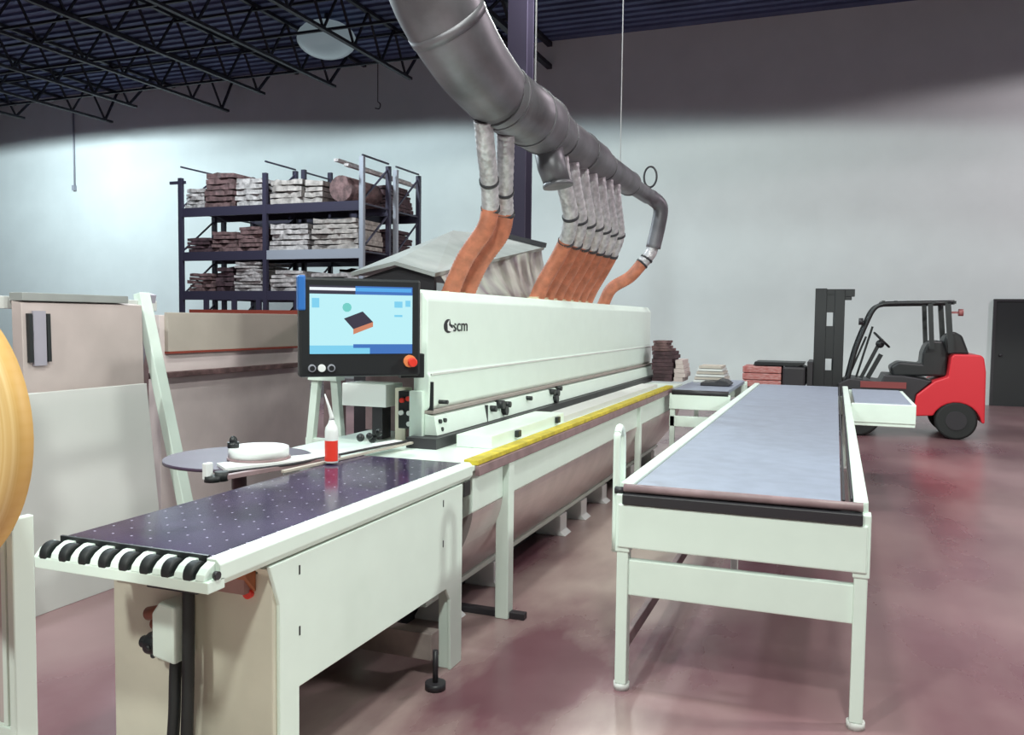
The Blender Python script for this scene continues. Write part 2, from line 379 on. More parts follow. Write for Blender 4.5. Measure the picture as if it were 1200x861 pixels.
# ================================================================= INFEED TABLE
it = empty('infeed_table', (-1.9,2.7,0), 'mint white infeed table with dark purple perforated top in the foreground', 'table')
MB().box(-2.195,-1.635,1.90,3.62,.905,.918).build('tabletop', M['phenolic'], it, .003)
MB().box(-2.20,-1.60,1.90,3.64,.84,.905).build('table_frame', M['machine'], it, .004)
MB().prism([(-1.632,.84),(-1.60,.84),(-1.585,.86),(-1.585,.905),(-1.60,.92),(-1.632,.92)],'y',1.88,3.64).build('edge_rail', M['machine'], it, .003)
# scalloped front bar with rollers
fb = MB().box(-2.235,-1.585,1.83,1.90,.835,.868)
n = 8; pitch = .0775
for i in range(n):
    x = -2.195+i*pitch
    fb.prism([(1.90,.868),(1.90,.912),(1.88,.912),(1.852,.900),(1.836,.885),(1.83,.868)],'x',x+.024 if i<n-1 else x+.022,x+pitch-.018 if i<n-1 else x+.052)
fb.prism([(1.90,.868),(1.90,.905),(1.88,.905),(1.85,.893),(1.83,.868)],'x',-2.235,-2.223)
fb.build('front_bar', M['machine'], it, .003)
MB().box(-2.20,-1.64,1.893,1.903,.868,.922).build('black_edge', M['black'], it)
for i in range(n):
    x = -2.2+i*pitch
    r = MB().cyl((x-.017,1.866,.876),(x+.017,1.866,.876),.037,24).build('roller', M['rubber'], it, .006)
MB().cyl((-1.59,1.865,.88),(-1.578,1.865,.88),.012,12).build('axle_end', M['dark'], it)
# pedestal and side skirt
MB().box(-2.25,-1.66,2.14,2.34,0,.80).prism([(2.14,.80),(2.14,.0),(2.26,.0),(2.26,.40),(3.40,.39),(3.40,.83),(2.10,.83)],'x',-1.66,-1.605).build('pedestal', M['cream'], it, .005)
MB().prism([(2.11,.835),(2.16,.70),(2.16,0),(2.262,0),(2.262,.40),(3.37,.39),(3.41,.33),(3.42,.0),(3.54,.0),(3.54,.835)],'x',-1.606,-1.592).build('side_skirt', M['machine'], it, .003)
MB().box(-1.66,-1.606,3.43,3.54,0,.83).build('rear_leg', M['machine'], it, .004); MB().box(-2.18,-2.12,3.43,3.54,0,.83).build('rear_leg', M['machine'], it, .004)
for y,z in ((2.26,.80),(2.26,.60),(3.33,.80),(3.33,.62)):
    MB().box(-1.594,-1.590,y,y+.006,z-.03,z).build('slot', M['black'], it)
MB().box(-1.594,-1.588,3.55,3.62,.77,.84).build('black_catch', M['black'], it, .002)
MB().box(-2.2,-1.62,3.28,3.36,.09,.21).build('cross_brace', mat('dusty_white_brace',(0.48,0.40,0.37),.6,noise=.4,scale=6), it, .004)
MB().cyl((-1.57,3.22,.02),(-1.57,3.22,.17),.012,10).cyl((-1.57,3.22,0),(-1.57,3.22,.03),.045,18).build('levelling_foot', M['dark'], it)
MB().box(-2.24,-1.68,2.10,2.14,.74,.835).build('recess_shade', mat('brown_pink_shade',(0.40,0.22,0.20),.6,noise=.2,scale=8), it)  # brown pink sheet paints the recessed shade under the table front
MB().box(-2.00,-1.80,2.03,2.10,.745,.835).build('black_box', M['black'], it, .005)
MB().prism([(2.06,.835),(2.139,.74),(2.139,.835)],'x',-1.73,-1.665).build('orange_shade_wedge', mat('orange_brown_shade',(0.42,0.14,0.06),.6,noise=.3,scale=12), it, .003)  # small wedge coloured as the orange-brown shadow below the table edge
MB().cyl((-1.69,2.125,.735),(-1.69,2.145,.735),.017,16).build('red_button', M['redbtn'], it, 0, 'bright red button')
MB().box(-2.19,-2.17,2.36,3.42,.02,.84).build('under_table_shade', M['dark'], it)  # dark sheet added in place of the shadow beneath the table
# plug and socket with black cables
MB().prism([(-1.99,.52),(-1.90,.505),(-1.90,.69),(-1.96,.70),(-1.99,.66)],'y',2.04,2.138).build('socket_box', M['machine'], it, .008)
pg = MB().cyl((-1.985,2.09,.54),(-2.045,2.09,.54),.036,18).cyl((-2.045,2.09,.54),(-2.075,2.09,.54),.02,14)
for k in range(6):
    a = k*math.pi/3; pg.ball((-2.015,2.09+.036*math.cos(a),.54+.036*math.sin(a)), .01, 0, 8, 6)
pg.build('plug', M['black'], it, .003)
MB().cyl((-2.06,2.10,.63),(-1.975,2.09,.655),.022,16).cyl((-2.04,2.10,.60),(-1.975,2.10,.61),.018,16).build('copper_socket', mat('copper_brown',(0.30,0.10,0.06),.5,noise=.4,scale=25), it, .002)
for k,(xa,xb) in enumerate(((-1.925,-1.965),(-1.872,-1.90))):
    za = .51 if k == 0 else .76
    MB().tube(cr([(xa,2.075,za),(xa,2.07,.5 if k else .45),(xa-.012,2.075,.3),(xb,2.08,.12),(xb-.02,2.05,.022),(xb-.2,2.06,.02)],8), .019, 14).build('cable', M['rubber'], it)

# coil plate and edge feeding unit by the table
cp = empty('coil_plate', (-2.66,3.28,.93), 'thin dark purple round coil plate reaching out left of the infeed table', 'plate')
MB().tube([(-2.64,3.27,.915),(-2.64,3.27,.93)], .34, 48, smooth=True).build('disc', mat('mauve_disc',(0.09,0.06,0.10),.4,noise=.2,scale=5), cp)
MB().cyl((-2.64,3.27,.0),(-2.64,3.27,.915),.035,16).cyl((-2.64,3.27,0),(-2.64,3.27,.02),.2,24).build('stand', M['mauve'], cp)
ef = empty('edge_feeding_unit', (-2.4,3.2,.93), 'white drum and arm of the edge band feeder, black knob on top', 'feeder')
MB().tube([(-2.47,3.20,.955),(-2.47,3.20,.998),(-2.47,3.20,1.0)], [.135,.135,.130], 36).build('drum', M['white'], ef)
MB().tube([(-2.47,3.20,.94),(-2.47,3.20,.955)], .142, 36).build('drum_base', M['mauve'], ef)
MB().cyl((-2.55,3.12,1.0),(-2.55,3.12,1.025),.026,14).ball((-2.55,3.12,1.032),(.018,.018,.022)).build('knob', M['black'], ef)
MB().prism([(-2.56,3.02),(-2.44,2.93),(-2.25,3.30),(-2.14,3.98),(-2.20,3.99),(-2.34,3.38)],'z',.930,.945).build('arm', M['white'], ef, .002)
MB().tube(cr([(-2.42,2.90,.932),(-2.27,3.18,.936),(-2.2,3.55,.94),(-2.13,4.0,.94)],6), .006, 8).build('edge_guide', M['dark'], ef)
MB().box(-2.45,-2.425,2.80,2.84,.915,.985).build('post', M['white'], ef, .004)
MB().cyl((-2.40,2.86,.905),(-2.40,2.86,.945),.028,18).cyl((-2.42,2.83,.905),(-2.42,2.83,.93),.035,18).build('pressure_roller', M['rubber'], ef)
MB().beam((-2.39,2.86,.92),(-2.2,3.45,.93),.03,.02).build('lower_arm', M['mauve'], ef, .002)
MB().beam((-2.23,3.05,.925),(-2.12,4.1,.925),.02,.012).build('fence_rail', M['beige'], ef, .002)
k = MB()
for (x,y_,z,r) in ((-2.33,3.86,.965,.022),(-2.30,3.90,.97,.018),(-2.27,3.95,.985,.02),(-2.31,3.95,.95,.025)): k.ball((x,y_,z),r)
k.build('clamp', M['black'], ef)
# spray bottle
sx, sy = -2.17, 3.34
sb = empty('spray_bottle', (sx,sy,.921), 'white bottle with a long nozzle and red label on the infeed table', 'bottle')
prof = [(.029,0),(.031,.004),(.031,.145),(.028,.165),(.016,.185),(.012,.20)]
MB().tube([(sx,sy,.924+z) for r,z in prof],[r for r,z in prof],24).build('bottle_body', M['white'], sb)
lb = []
N = 16
for i in range(N+1):
    a = math.radians(-165)+i/N*math.radians(170)
    for z in (.01,.105): lb.append((sx+.0317*math.cos(a), sy+.0317*math.sin(a), .924+z))
MB().add(lb, [(2*i,2*i+2,2*i+3,2*i+1) for i in range(N)],0,True).build('red_label', M['redbtn'], sb)
MB().tube([(sx,sy,1.124),(sx,sy,1.14),(sx-.006,sy-.01,1.18),(sx-.017,sy-.03,1.245)],[.013,.010,.007,.003],14).build('nozzle', M['white'], sb)

# ================================================================= CONTROL PANEL
ang = math.atan2(.40,.43); uc = Vector((-2.145,3.55,1.553))
pn = empty('control_panel', (uc.x,uc.y,uc.z), 'black touch screen control panel with blue corner and red stop knob', 'control panel')
def L(mbo):   # local (u, depth, v) -> world; depth + = away from viewer
    R = Matrix.Translation(uc) @ Matrix.Rotation(ang,4,'Z')
    mbo.v = [tuple(R @ Vector(p)) for p in mbo.v]; return mbo
L(MB().box(-.293,.293,-.03,.035,-.238,.232)).build('housing', M['black'], pn, .012)
L(MB().box(-.298,-.262,-.036,.03,.075,.240)).build('blue_corner', M['blue'], pn, .008)
S = [em('screen_pale',(.50,.86,.92),1.0), em('screen_blue',(.04,.16,.50),1.0), em('screen_sky',(.20,.62,.85),1.0), em('screen_dark',(.03,.025,.05),1.0), em('screen_orange',(.60,.22,.12),1.0), em('screen_teal',(.16,.60,.55),1.0), em('screen_brightblue',(.08,.38,.80),1.0), em('screen_white',(.85,.9,.95),1.0)]
sc_ = MB(); d0 = -.0325
def q(u0,u1,v0,v1,mi,d=.0): sc_.box(u0,u1,d0-d,d0+.001,v0,v1,mi)
q(-.245,.250,-.128,.195,0)
q(-.245,-.03,.155,.195,3,.0006); q(-.03,.250,.155,.195,1,.0006)
q(-.245,-.03,.172,.186,7,.001); q(-.03,.245,.170,.188,6,.001)
q(-.245,.04,-.128,-.088,2,.0006); q(.04,.250,-.128,-.082,1,.0006); q(-.04,.04,-.100,-.082,1,.001)
q(-.235,-.20,.09,.135,2,.0006); q(.16,.20,.095,.125,2,.0006); q(.16,.20,.05,.06,2,.0006); q(.215,.24,.10,.13,2,.0006)
def poly(pts, mi, d=.0012):
    sc_.add([(u,d0-d,v) for u,v in pts],[list(range(len(pts)))],mi)
poly(oct_(-.07,.093,.022,10),5)
poly([(-.085,.04),(.005,.075),(.055,.025),(-.04,-.01)],3); poly([(-.04,-.01),(.055,.025),(.055,.002),(-.04,-.035)],4)
L(sc_).build('screen', S, pn)
for k,u in enumerate((-.235,-.19,-.145)):
    b_ = L(MB().cyl((u,-.03,-.195),(u,-.045,-.195),.018,20)).build('button', M['white'] if k==1 else M['racklt'], pn, .002)
    if k != 1: L(MB().cyl((u,-.045,-.195),(u,-.048,-.195),.012,16)).build('button_cap', M['black'], b_)
es = L(MB().cyl((.235,-.03,-.165),(.235,-.05,-.165),.030,24)).build('emergency_stop', mat('stop_orange',(0.85,.28,.10),.5), pn, 0, 'red mushroom stop knob on an orange base')
L(MB().cyl((.243,-.05,-.168),(.243,-.08,-.170),.022,20)).build('stop_knob', M['redbtn'], es, .004)
L(MB().box(.20,.32,-.01,.05,-.25,-.13)).build('side_box', M['black'], pn, .005)
L(MB().box(-.05,.1,.035,.1,-.1,.1)).build('bracket', M['dark'], pn, .005)
MB().beam((-2.12,3.66,1.50),(-2.3,4.13,1.45),.06,.06).build('arm', M['machine'], pn, .004)

# ================================================================= DUST DUCT
du = empty('dust_duct', (-2.1,7,3.03), 'big grey galvanised dust duct tapering away above the machine', 'duct')
zc = 3.05
pts = cr([(-2.42,4.02,7.985),(-2.38,4.12,5.5),(-2.33,4.25,4.2),(-2.24,4.42,3.55),(-2.14,4.72,3.20),(-2.10,5.15,zc)],8)
MB().tube(pts, [.25-.035*max(0,(i-26)/(len(pts)-27)) for i in range(len(pts))], 32).build('riser', M['galv'], du)
rad_ = [.25-.035*max(0,(i-26)/(len(pts)-27)) for i in range(len(pts))]
for i in (20,28):
    MB().tube(pts[i:i+2], [r+.004 for r in rad_[i:i+2]], 32).build('seam_band', M['galv'], du)
MB().tube([(-2.1,y_,zc) for y_ in (5.1,6.05,6.45,7.55,7.85,8.9,9.2,9.85)],[.215,.215,.165,.16,.13,.125,.09,.09],32).build('main_run', M['galv'], du)
for y_,r in ((5.2,.222),(5.75,.222),(6.06,.22),(6.47,.172),(7.1,.17),(7.86,.136),(8.9,.132)):
    MB().tube([(-2.1,y_-.012,zc),(-2.1,y_+.012,zc)], r, 32).build('seam_ring', M['galv'], du)
MB().tube(cr([(-2.1,9.83,zc),(-2.07,10.0,zc-.01),(-2.0,10.12,zc-.1),(-2.02,10.13,zc-.3),(-2.08,10.13,2.47)],8), .088, 24).build('end_elbow', M['galv'], du)
MB().tube([(-2.08,6.15,2.9),(-2.05,6.15,2.76),(-2.0,6.15,2.62)],[.11,.11,.10],24).tube([(-2.0,6.15,2.63),(-1.995,6.15,2.60)],.115,24).build('capped_branch', M['galv'], du)
def hose(name_lab, pts_m, pts_o, r, grp=None):
    t = empty('dust_hose', tuple(pts_o[-1]), name_lab, 'hose', grp)
    a = cr(pts_m, 14); rr = [r*(1+.035*math.sin(i*2.1)) for i in range(len(a))]
    MB().tube(a, rr, 20).build('foil_section', M['flex'], t)
    b = cr(pts_o, 22); rr = [r*(1.02+(.05 if i % 2 else -.02)) for i in range(len(b))]
    MB().tube(b, rr, 20).build('orange_section', M['orange'], t)
    for p,q_ in ((pts_m[-1],pts_m[-2]),(pts_m[len(pts_m)//2],pts_m[len(pts_m)//2-1])):
        d = (Vector(p)-Vector(q_)).normalized(); MB().tube([Vector(p)-d*.012,Vector(p)+d*.012], r*1.13, 20).build('clamp_ring', M['dark'], t)
    e = Vector(pts_o[-1]); MB().tube([e+Vector((0,0,-.005)),e+Vector((0,0,.03))], r*1.15, 20).build('collar', mat('cream_collar',(0.70,0.62,0.42),.6), t)
    return t
hose('orange hose with foil top, nearest to the riser duct, drops to the hood front',
     [(-2.17,5.10,2.88),(-2.2,5.22,2.72),(-2.27,5.45,2.55),(-2.32,5.6,2.38)],[(-2.32,5.6,2.38),(-2.36,5.6,2.24),(-2.52,5.6,2.02),(-2.64,5.6,1.765)],.062)
hose('orange foil topped hose just right of the nearest hose on the hood',
     [(-2.14,5.42,2.86),(-2.18,5.52,2.70),(-2.27,5.74,2.52),(-2.30,5.84,2.37)],[(-2.30,5.84,2.37),(-2.34,5.84,2.22),(-2.5,5.84,2.01),(-2.62,5.84,1.765)],.062)
names = ['leftmost','second','third','fourth','fifth','sixth','rightmost']
for i,yf in enumerate(HY):
    yt = 6.50+i*.29
    z0 = zc-.06
    hose('orange dust hose with foil top, %s of the row of seven over the hood' % names[i],
         [(-2.10,yt,z0),(-2.09,yt+.06,2.74),(-2.10,(yt+yf)/2+.06,2.46),(-2.19,yf-.03,2.27)],
         [(-2.19,yf-.03,2.27),(-2.28,yf,2.12),(-2.40,yf,1.92),(-2.47,yf,1.765)],.064,'dust hoses in the row of seven')
hose('single orange hose curving down from the far end of the duct',
     [(-2.08,10.13,2.5),(-2.1,10.12,2.42),(-2.15,10.1,2.34),(-2.2,10.08,2.28)],[(-2.2,10.08,2.28),(-2.34,10.05,2.12),(-2.55,10.0,1.98),(-2.66,10.0,1.765)],.07)
for x_,y_,z_ in ((-2.1,5.9,zc+.22),):
    tag(MB().cyl((x_,y_,z_),(x_,y_,Hc-.06),.006,6).build('suspension_wire', M['white']),'pale suspension wire holding up the wide part of the duct','wire')
tag(MB().cyl((-2.1,8.5,zc+.13),(-2.1,8.5,Hc-.06),.005,6).build('suspension_wire', M['white']),'pale suspension wire holding up the narrow far part of the duct','wire')
t = empty('hanger_ring', (-2.1,9.98,zc+.2), 'dark oval hanger ring standing above the far end of the duct', 'ring')
MB().tube([(-2.1+.075*math.cos(a),9.98,3.29+.12*math.sin(a)) for a in [2*math.pi*k/28 for k in range(29)]], .012, 8, cap=False).build('ring', M['dark'], t)
MB().cyl((-2.1,9.98,3.17),(-2.1,9.98,3.08),.012,8).build('stem', M['dark'], t)

# grey cloth cover behind the hood
cab = MB().box(-3.5,-3.12,5.7,8.4,0,1.72).build('dark_cabinet', M['dark'])
tag(cab, 'dark cabinet mostly hidden under the grey cloth cover', 'cabinet')
ct = MB()
A=(-3.09,5.6,2.02);P1=(-3.47,5.6,1.94);P2=(-2.75,5.6,1.93);R_=(-3.50,7.5,2.45);P1b=(-4.4,7.5,2.05);Q_=(-2.9,8.5,2.36);D_=(-3.45,8.5,2.50);Qb=(-2.9,8.5,1.78);P2b=(-2.75,6.4,1.78)
ct.add([P1,A,R_,P1b],[(0,1,2,3)]); ct.add([A,P2,Q_,D_,R_],[(0,1,2,3,4)]); 
ct.add([P1b,R_,D_,(-4.0,8.6,2.0)],[(0,1,2,3)])
o = ct.build('cloth_cover', M['tarp']); md = o.modifiers.new('thick','SOLIDIFY'); md.thickness = .03; md.offset = -1
tag(o, 'grey cloth cover sloping to a peak behind the hood', 'cover')
sk = MB(); N = 26; vs = []
for i in range(N+1):
    f = i/N; y_ = 5.75+f*2.75; zt = 1.95+f*.40
    for k in range(6):
        g_ = k/5; x_ = -2.80-f*.12+.16*g_*g_+.035*g_*math.sin(f*34)+.02*math.sin(f*11+g_*3)
        vs.append((x_, y_, zt*(1-g_)+1.765*g_))
sk.add(vs, [(i*6+k,(i+1)*6+k,(i+1)*6+k+1,i*6+k+1) for i in range(N) for k in range(5)],0,True)
o2 = sk.build('hanging_skirt', mat('mauve_white_cloth',(0.60,0.60,0.54),.7,col2=(0.30,0.24,0.27),scale=2.2,stretch=(1,2.2,1.2)), o)
o2.modifiers.new('thick','SOLIDIFY').thickness = .006
MB().prism([(-3.41,1.90),(-3.09,1.99),(-2.8,1.90),(-2.8,1.72),(-3.41,1.72)],'y',5.68,5.72).build('dark_gable', M['dark'], o)
MB().beam((-3.5,8.45,2.53),(-2.87,8.45,2.375),.04,.05).build('dark_edge', M['dark'], o)

# ================================================================= CONVEYOR
cv = empty('conveyor_table', (-.35,6.7,0), 'long white conveyor table with a blue grey belt, right of the machine', 'conveyor')
yc0, yc1 = 3.52, 9.95; xl, xr = -.845, .14
MB().box(xl+.06,xr-.10,yc0+.01,yc1,.865,.895).build('belt', M['belt'], cv, .004)
MB().box(xl+.0,xl+.055,yc0+.02,yc1,.72,.905).build('side_rail', M['machine'], cv, .006)
MB().box(xr-.055,xr,yc0+.02,yc1,.72,.905).build('side_rail', M['machine'], cv, .006)
MB().box(xr-.095,xr-.085,yc0+.05,yc1,.885,.899).box(xr-.065,xr-.057,yc0+.05,yc1,.885,.906).build('guide_strip', M['dark'], cv)
MB().cyl((xl+.02,yc0-.002,.885),(xr-.02,yc0-.002,.885),.018,20).build('front_roller', M['mauve'], cv)
MB().box(xl+.02,xr-.02,yc0-.04,yc0+.04,.820,.864).build('nose_bar', M['dark'], cv, .004)
MB().cyl((xl-.02,yc0,.872),(xl+.02,yc0,.872),.016,12).build('roller_axle', M['dark'], cv)
MB().box(xl,xr,yc0-.03,yc0+.0,.632,.819).build('front_beam', M['machine'], cv, .006)
MB().box(xl+.04,xr-.04,yc0+.0,yc0+.04,.42,.575).build('lower_beam', M['machine'], cv, .005)
MB().box(xl+.04,xr-.04,yc1-.08,yc1-.04,.60,.80).build('rear_beam', M['machine'], cv, .005)
for x_ in (xl-.005,xr-.045):
    for y_ in (yc0-.015,yc1-.10):
        lg_ = MB().box(x_,x_+.05,y_,y_+.06,.03,.64).build('leg', M['machine'], cv, .005)
        MB().box(x_-.006,x_+.056,y_-.006,y_+.066,.61,.86).build('leg_sleeve', M['machine'], lg_, .005)
        MB().cyl((x_+.025,y_+.03,0),(x_+.025,y_+.03,.03),.035,16).build('foot', M['whiteboard'], lg_)
MB().box(xl+.005,xl+.035,yc0+.06,yc1-.1,.16,.22).build('side_stretcher', M['mauve'], cv, .004)
# rounded upright
MB().tube(cr([(xl-.02,yc0+.02,.60),(xl-.02,yc0+.02,1.05),(xl-.02,yc0+.03,1.11),(xl-.02,yc0+.06,1.135),(xl-.02,yc0+.10,1.11),(xl-.02,yc0+.12,1.04),(xl-.02,yc0+.12,.60)],5), .016, 12).build('rounded_upright', M['machine'], cv)
MB().box(xl+.30,xl+.34,yc0+1.6,yc0+1.64,.0,.865).box(xr-.30,xr-.26,yc0+3.0,yc0+3.04,.0,.865).build('inner_leg', M['whiteboard'], cv, .004)

# cross tables
def cross(name, x0,x1,y0,y1, zt, label, legs, lower=True):
    t = empty(name, ((x0+x1)/2,(y0+y1)/2,0), label, 'table')
    MB().box(x0+.03,x1-.03,y0+.01,y1,zt-.035,zt).build('belt', M['belt'], t, .004)
    MB().box(x0,x1,y0-.015,y0+.025,zt-.20,zt-.04).build('front_beam', M['machine'], t, .005)
    MB().box(x0,x1,y1-.02,y1+.02,zt-.20,zt-.01).build('rear_beam', M['machine'], t, .005)
    if lower: MB().box(x0,x1,y0,y0+.03,zt-.38,zt-.27).build('lower_beam', M['machine'], t, .005)
    for (lx,ly) in legs: MB().box(lx,lx+.05,ly,ly+.05,0,zt-.04).build('leg', M['machine'], t, .004)
    return t
t = cross('outfeed_table',-1.565,-.96,8.6,10.3,.905,'white outfeed table with grey top joining machine end and conveyor',((-1.56,8.6),(-1.02,8.6),(-1.56,10.2),(-1.02,10.2)))
MB().cyl((-1.54,8.60,.875),(-.98,8.60,.875),.028,16).build('roller', M['dark'], t)
t = cross('side_wing_table',.145,.66,7.98,9.6,.905,'short white wing table with grey top on the conveyor\'s right side',(),False)
MB().box(.146,.66,7.955,7.99,.735,.90).box(.63,.665,7.99,9.6,.735,.90).build('apron', M['machine'], t, .005)
# stacks on the outfeed table
def strips(n, x0,x1,y0,y1,z0,h,m,jit):
    b = MB()
    for i in range(n):
        a = random.uniform(-jit,jit); c = random.uniform(-jit,jit)
        b.box(x0+a,x1+c,y0,y1,z0+i*h,z0+(i+1)*h-.003)
    return b
t = empty('strip_stack', (-1.78,9.8,.906), 'dark maroon stack of cut strips behind the hood end', 'stack')
strips(8,-1.95,-1.72,9.62,10.05,.908,.043,M['darkload'],.015).build('lower_bundle', M['darkload'], t)
strips(4,-1.98,-1.78,9.65,9.98,1.253,.03,M['rust'],.03).build('upper_bundle', M['rust'], t)
strips(5,-1.70,-1.60,9.65,10.05,.908,.05,M['pinkboard'],.02).build('side_bundle', M['pinkboard'], t)
t = empty('board_stack', (-1.3,9.8,.906), 'small stack of white boards on the outfeed table', 'stack')
for i in range(6):
    MB().box(-1.50+i*.012,-1.13-i*.012,9.7,10.1,.908+i*.032,.934+i*.032).build('board', M['whiteboard'] if i%2==0 else M['beige'], t)
o = MB().prism([(-1.35,.908),(-1.05,.908),(-1.03,.93),(-1.08,.965),(-1.15,.98),(-1.2,.95),(-1.34,.945)],'y',9.2,9.5).build('dark_block', M['dark'], None, .006)
tag(o, 'low dark block lying in front of the white board stack', 'block')

# ================================================================= FORKLIFT
fk = empty('forklift', (.9,13.6,0), 'red forklift with black mast and overhead guard parked facing left', 'forklift')
y0, y1 = 13.05, 14.15
arch = [(1.59+.315*math.cos(a), .20+.315*math.sin(a)) for a in [math.radians(t_) for t_ in range(8,173,15)]]
body = [(1.04,.30),(1.08,.60),(1.30,.80),(1.47,.87),(1.50,1.14),(1.53,1.18),(1.86,1.18),(1.90,1.14),(1.93,.95),(1.94,.24)] + arch
MB().prism(body,'y',y0,y1).build('counterweight', M['red'], fk, .02)
MB().prism([(.05,.28),(.05,.72),(.2,.80),(.62,.76),(.66,.86),(.9,.86),(1.05,.84),(1.28,.80),(1.08,.61),(1.03,.28)],'y',y0+.04,y1-.04).build('chassis', M['dark'], fk, .015)
MB().box(.35,.95,y0+.02,y0+.045,.68,.77).build('side_stripe', mat('dull_red',(0.25,0.05,0.05),.5), fk)
MB().prism([(.78,.84),(.74,.97),(.85,1.05),(1.15,1.03),(1.16,1.18),(1.20,1.30),(1.28,1.36),(1.42,1.36),(1.48,1.2),(1.48,.86)],'y',13.3,13.9).build('seat', M['black'], fk, .03)
MB().prism([(1.40,1.17),(1.44,1.42),(1.55,1.50),(1.66,1.44),(1.72,1.28),(1.76,1.17)],'y',13.35,13.85).build('rear_tank', M['black'], fk, .03)
def wheel(x, y_, r, wd):
    t = MB().tube([(x,y_-wd/2,r),(x,y_-wd/2+.02,r),(x,y_+wd/2-.02,r),(x,y_+wd/2,r)],[r-.03,r,r,r-.03],32).build('wheel', M['tyre'], fk)
    MB().tube([(x,y_-wd/2-.01,r),(x,y_+wd/2+.01,r)], r*.5, 20).build('hub', M['dark'], t)
wheel(1.59,y0+.1,.265,.2); wheel(1.59,y1-.1,.265,.2); wheel(.32,y0-.02,.33,.24); wheel(.32,y1+.02,.33,.24)
gd = MB()
for y_ in (13.15,14.05):
    gd.tube(cr([(.17,y_,.74),(.27,y_,1.2),(.40,y_,1.58),(.50,y_,1.80),(.62,y_,1.87),(.80,y_,1.885),(1.52,y_,1.90)],5), .032, 10)
    gd.beam((1.44,y_,1.88),(1.50,y_,1.2),.07,.07); gd.beam((1.22,y_,1.88),(1.26,y_,1.25),.06,.07)
for x_ in (.62,.78,.94,1.10,1.26,1.42,1.52): gd.beam((x_,13.12,1.90),(x_,14.08,1.90),.04,.04)
gd.build('overhead_guard', M['black'], fk)
MB().beam((.36,13.3,.8),(.62,13.3,1.38),.05,.05).beam((.30,13.5,.8),(.50,13.5,1.55),.03,.03).beam((.2,13.6,.8),(.42,13.6,1.4),.03,.03).tube([(.62+.10*math.cos(a),13.3+.14*math.sin(a),1.36-.10*math.cos(a)) for a in [2*math.pi*k/20 for k in range(21)]],.016,8,cap=False).ball((.60,13.3,1.30),.06).beam((.45,13.35,.8),(.62,13.35,1.15),.09,.06).build('steering_column', M['black'], fk)
MB().cyl((.36,13.12,1.62),(.30,13.12,1.62),.05,14).build('headlamp', M['dark'], fk)
MB().cyl((1.58,13.2,1.76),(1.64,13.2,1.76),.05,14).beam((1.46,13.2,1.76),(1.6,13.2,1.76),.03,.03).build('rear_lamp', mat('lamp_red',(0.35,0.12,0.12),.4), fk)
ms = MB()
for y_ in (13.25,13.85):
    ms.box(-.30,-.14,y_,y_+.08,.12,2.10); ms.box(-.03,.11,y_,y_+.08,.12,2.08)
for z_ in ((2.0,2.09),(.45,.90),(1.07,1.55),(1.75,2.02)): ms.box(-.27,.08,13.26,13.30,z_[0],z_[1]); 
ms.box(-.27,.08,13.3,13.85,2.0,2.08); ms.box(-.27,.08,13.3,13.85,.5,.6); ms.box(.08,.24,13.27,13.3,1.98,2.09); ms.box(.08,.20,13.27,13.3,1.93,1.98)
ms.cyl((.0,13.55,.2),(.0,13.55,1.9),.05,12)
ms.build('mast', M['black'], fk, .006)
MB().box(-.38,-.30,13.15,14.05,.45,1.02).build('carriage', M['dark'], fk, .006)
for y_ in (13.3,13.8): MB().box(-1.4,-.30,y_,y_+.12,.44,.485).build('fork', M['dark'], fk, .004)
# load on forks
t = empty('fork_pallet', (-.85,13.6,.487), 'dark wooden pallet on the forklift forks', 'pallet')
for z_ in (.488,.60): MB().box(-1.32,-.42,13.15,14.05,z_,z_+.022).build('deck', M['darkload'], t)
for x_ in (-1.32,-.92,-.52): MB().box(x_,x_+.1,13.15,14.05,.51,.60).build('stringer', M['darkload'], t)
M['redbox'] = mat('red_brick_pack',(0.40,0.09,0.08),.6,col2=(0.55,0.30,0.28),scale=14,stretch=(1,1,4))
rows = ['bottom','middle','top']
for i in range(3):
    o = MB().box(-1.30,-.74,13.15,13.75,.624+i*.105,.722+i*.105).build('red_pack', M['redbox'], None, .012)
    tag(o, 'red pack on the fork pallet, %s of its stack' % rows[i], 'pack', 'red packs on the fork pallet')
o = MB().prism([(-1.15,.945),(-.5,.945),(-.42,.98),(-.42,1.0),(-1.13,1.0)],'y',13.2,13.8).build('black_board', M['black'], None, .006)
tag(o, 'black board lying across the red packs', 'board')
o = MB().prism([(-.72,.623),(-.40,.623),(-.40,.93),(-.45,.94),(-.72,.942)],'y',13.1,14.0).build('dark_bale', M['dark'], None, .03)
tag(o, 'dark bale beside the red packs next to the mast', 'bale')

# ================================================================= PALLET RACK
rk = empty('storage_rack', (-10.5,15,0), 'tall indigo steel storage rack full of wrapped bundles by the back wall', 'rack')
xs = (-12.72,-10.62,-8.42)
ys = (14.0,15.0,15.3,16.3)
for j,x_ in enumerate(xs):
    for i,y_ in enumerate(ys):
        top = (4.42,4.62,4.7,4.8)[i] if j != 2 else (4.62,4.60,4.58,4.62)[i]
        m = M['racklt'] if (j == 2 and i in (0,2)) else M['rack']
        MB().box(x_-.045,x_+.045,y_-.04,y_+.04,0,top).build('upright', m, rk)
    br = MB()
    for a,b in ((0,1),(2,3)):
        z = .2
        while z < 4.2:
            br.beam((x_,ys[a],z),(x_,ys[b],z+.75),.03,.03); br.beam((x_,ys[a],z+.85),(x_,ys[b],z+.85),.03,.03); z += .9
    br.build('bracing', M['rack'], rk)
lv = [(3.62,3.80),(2.72,2.90),(1.92,2.10),(.9,1.05)]
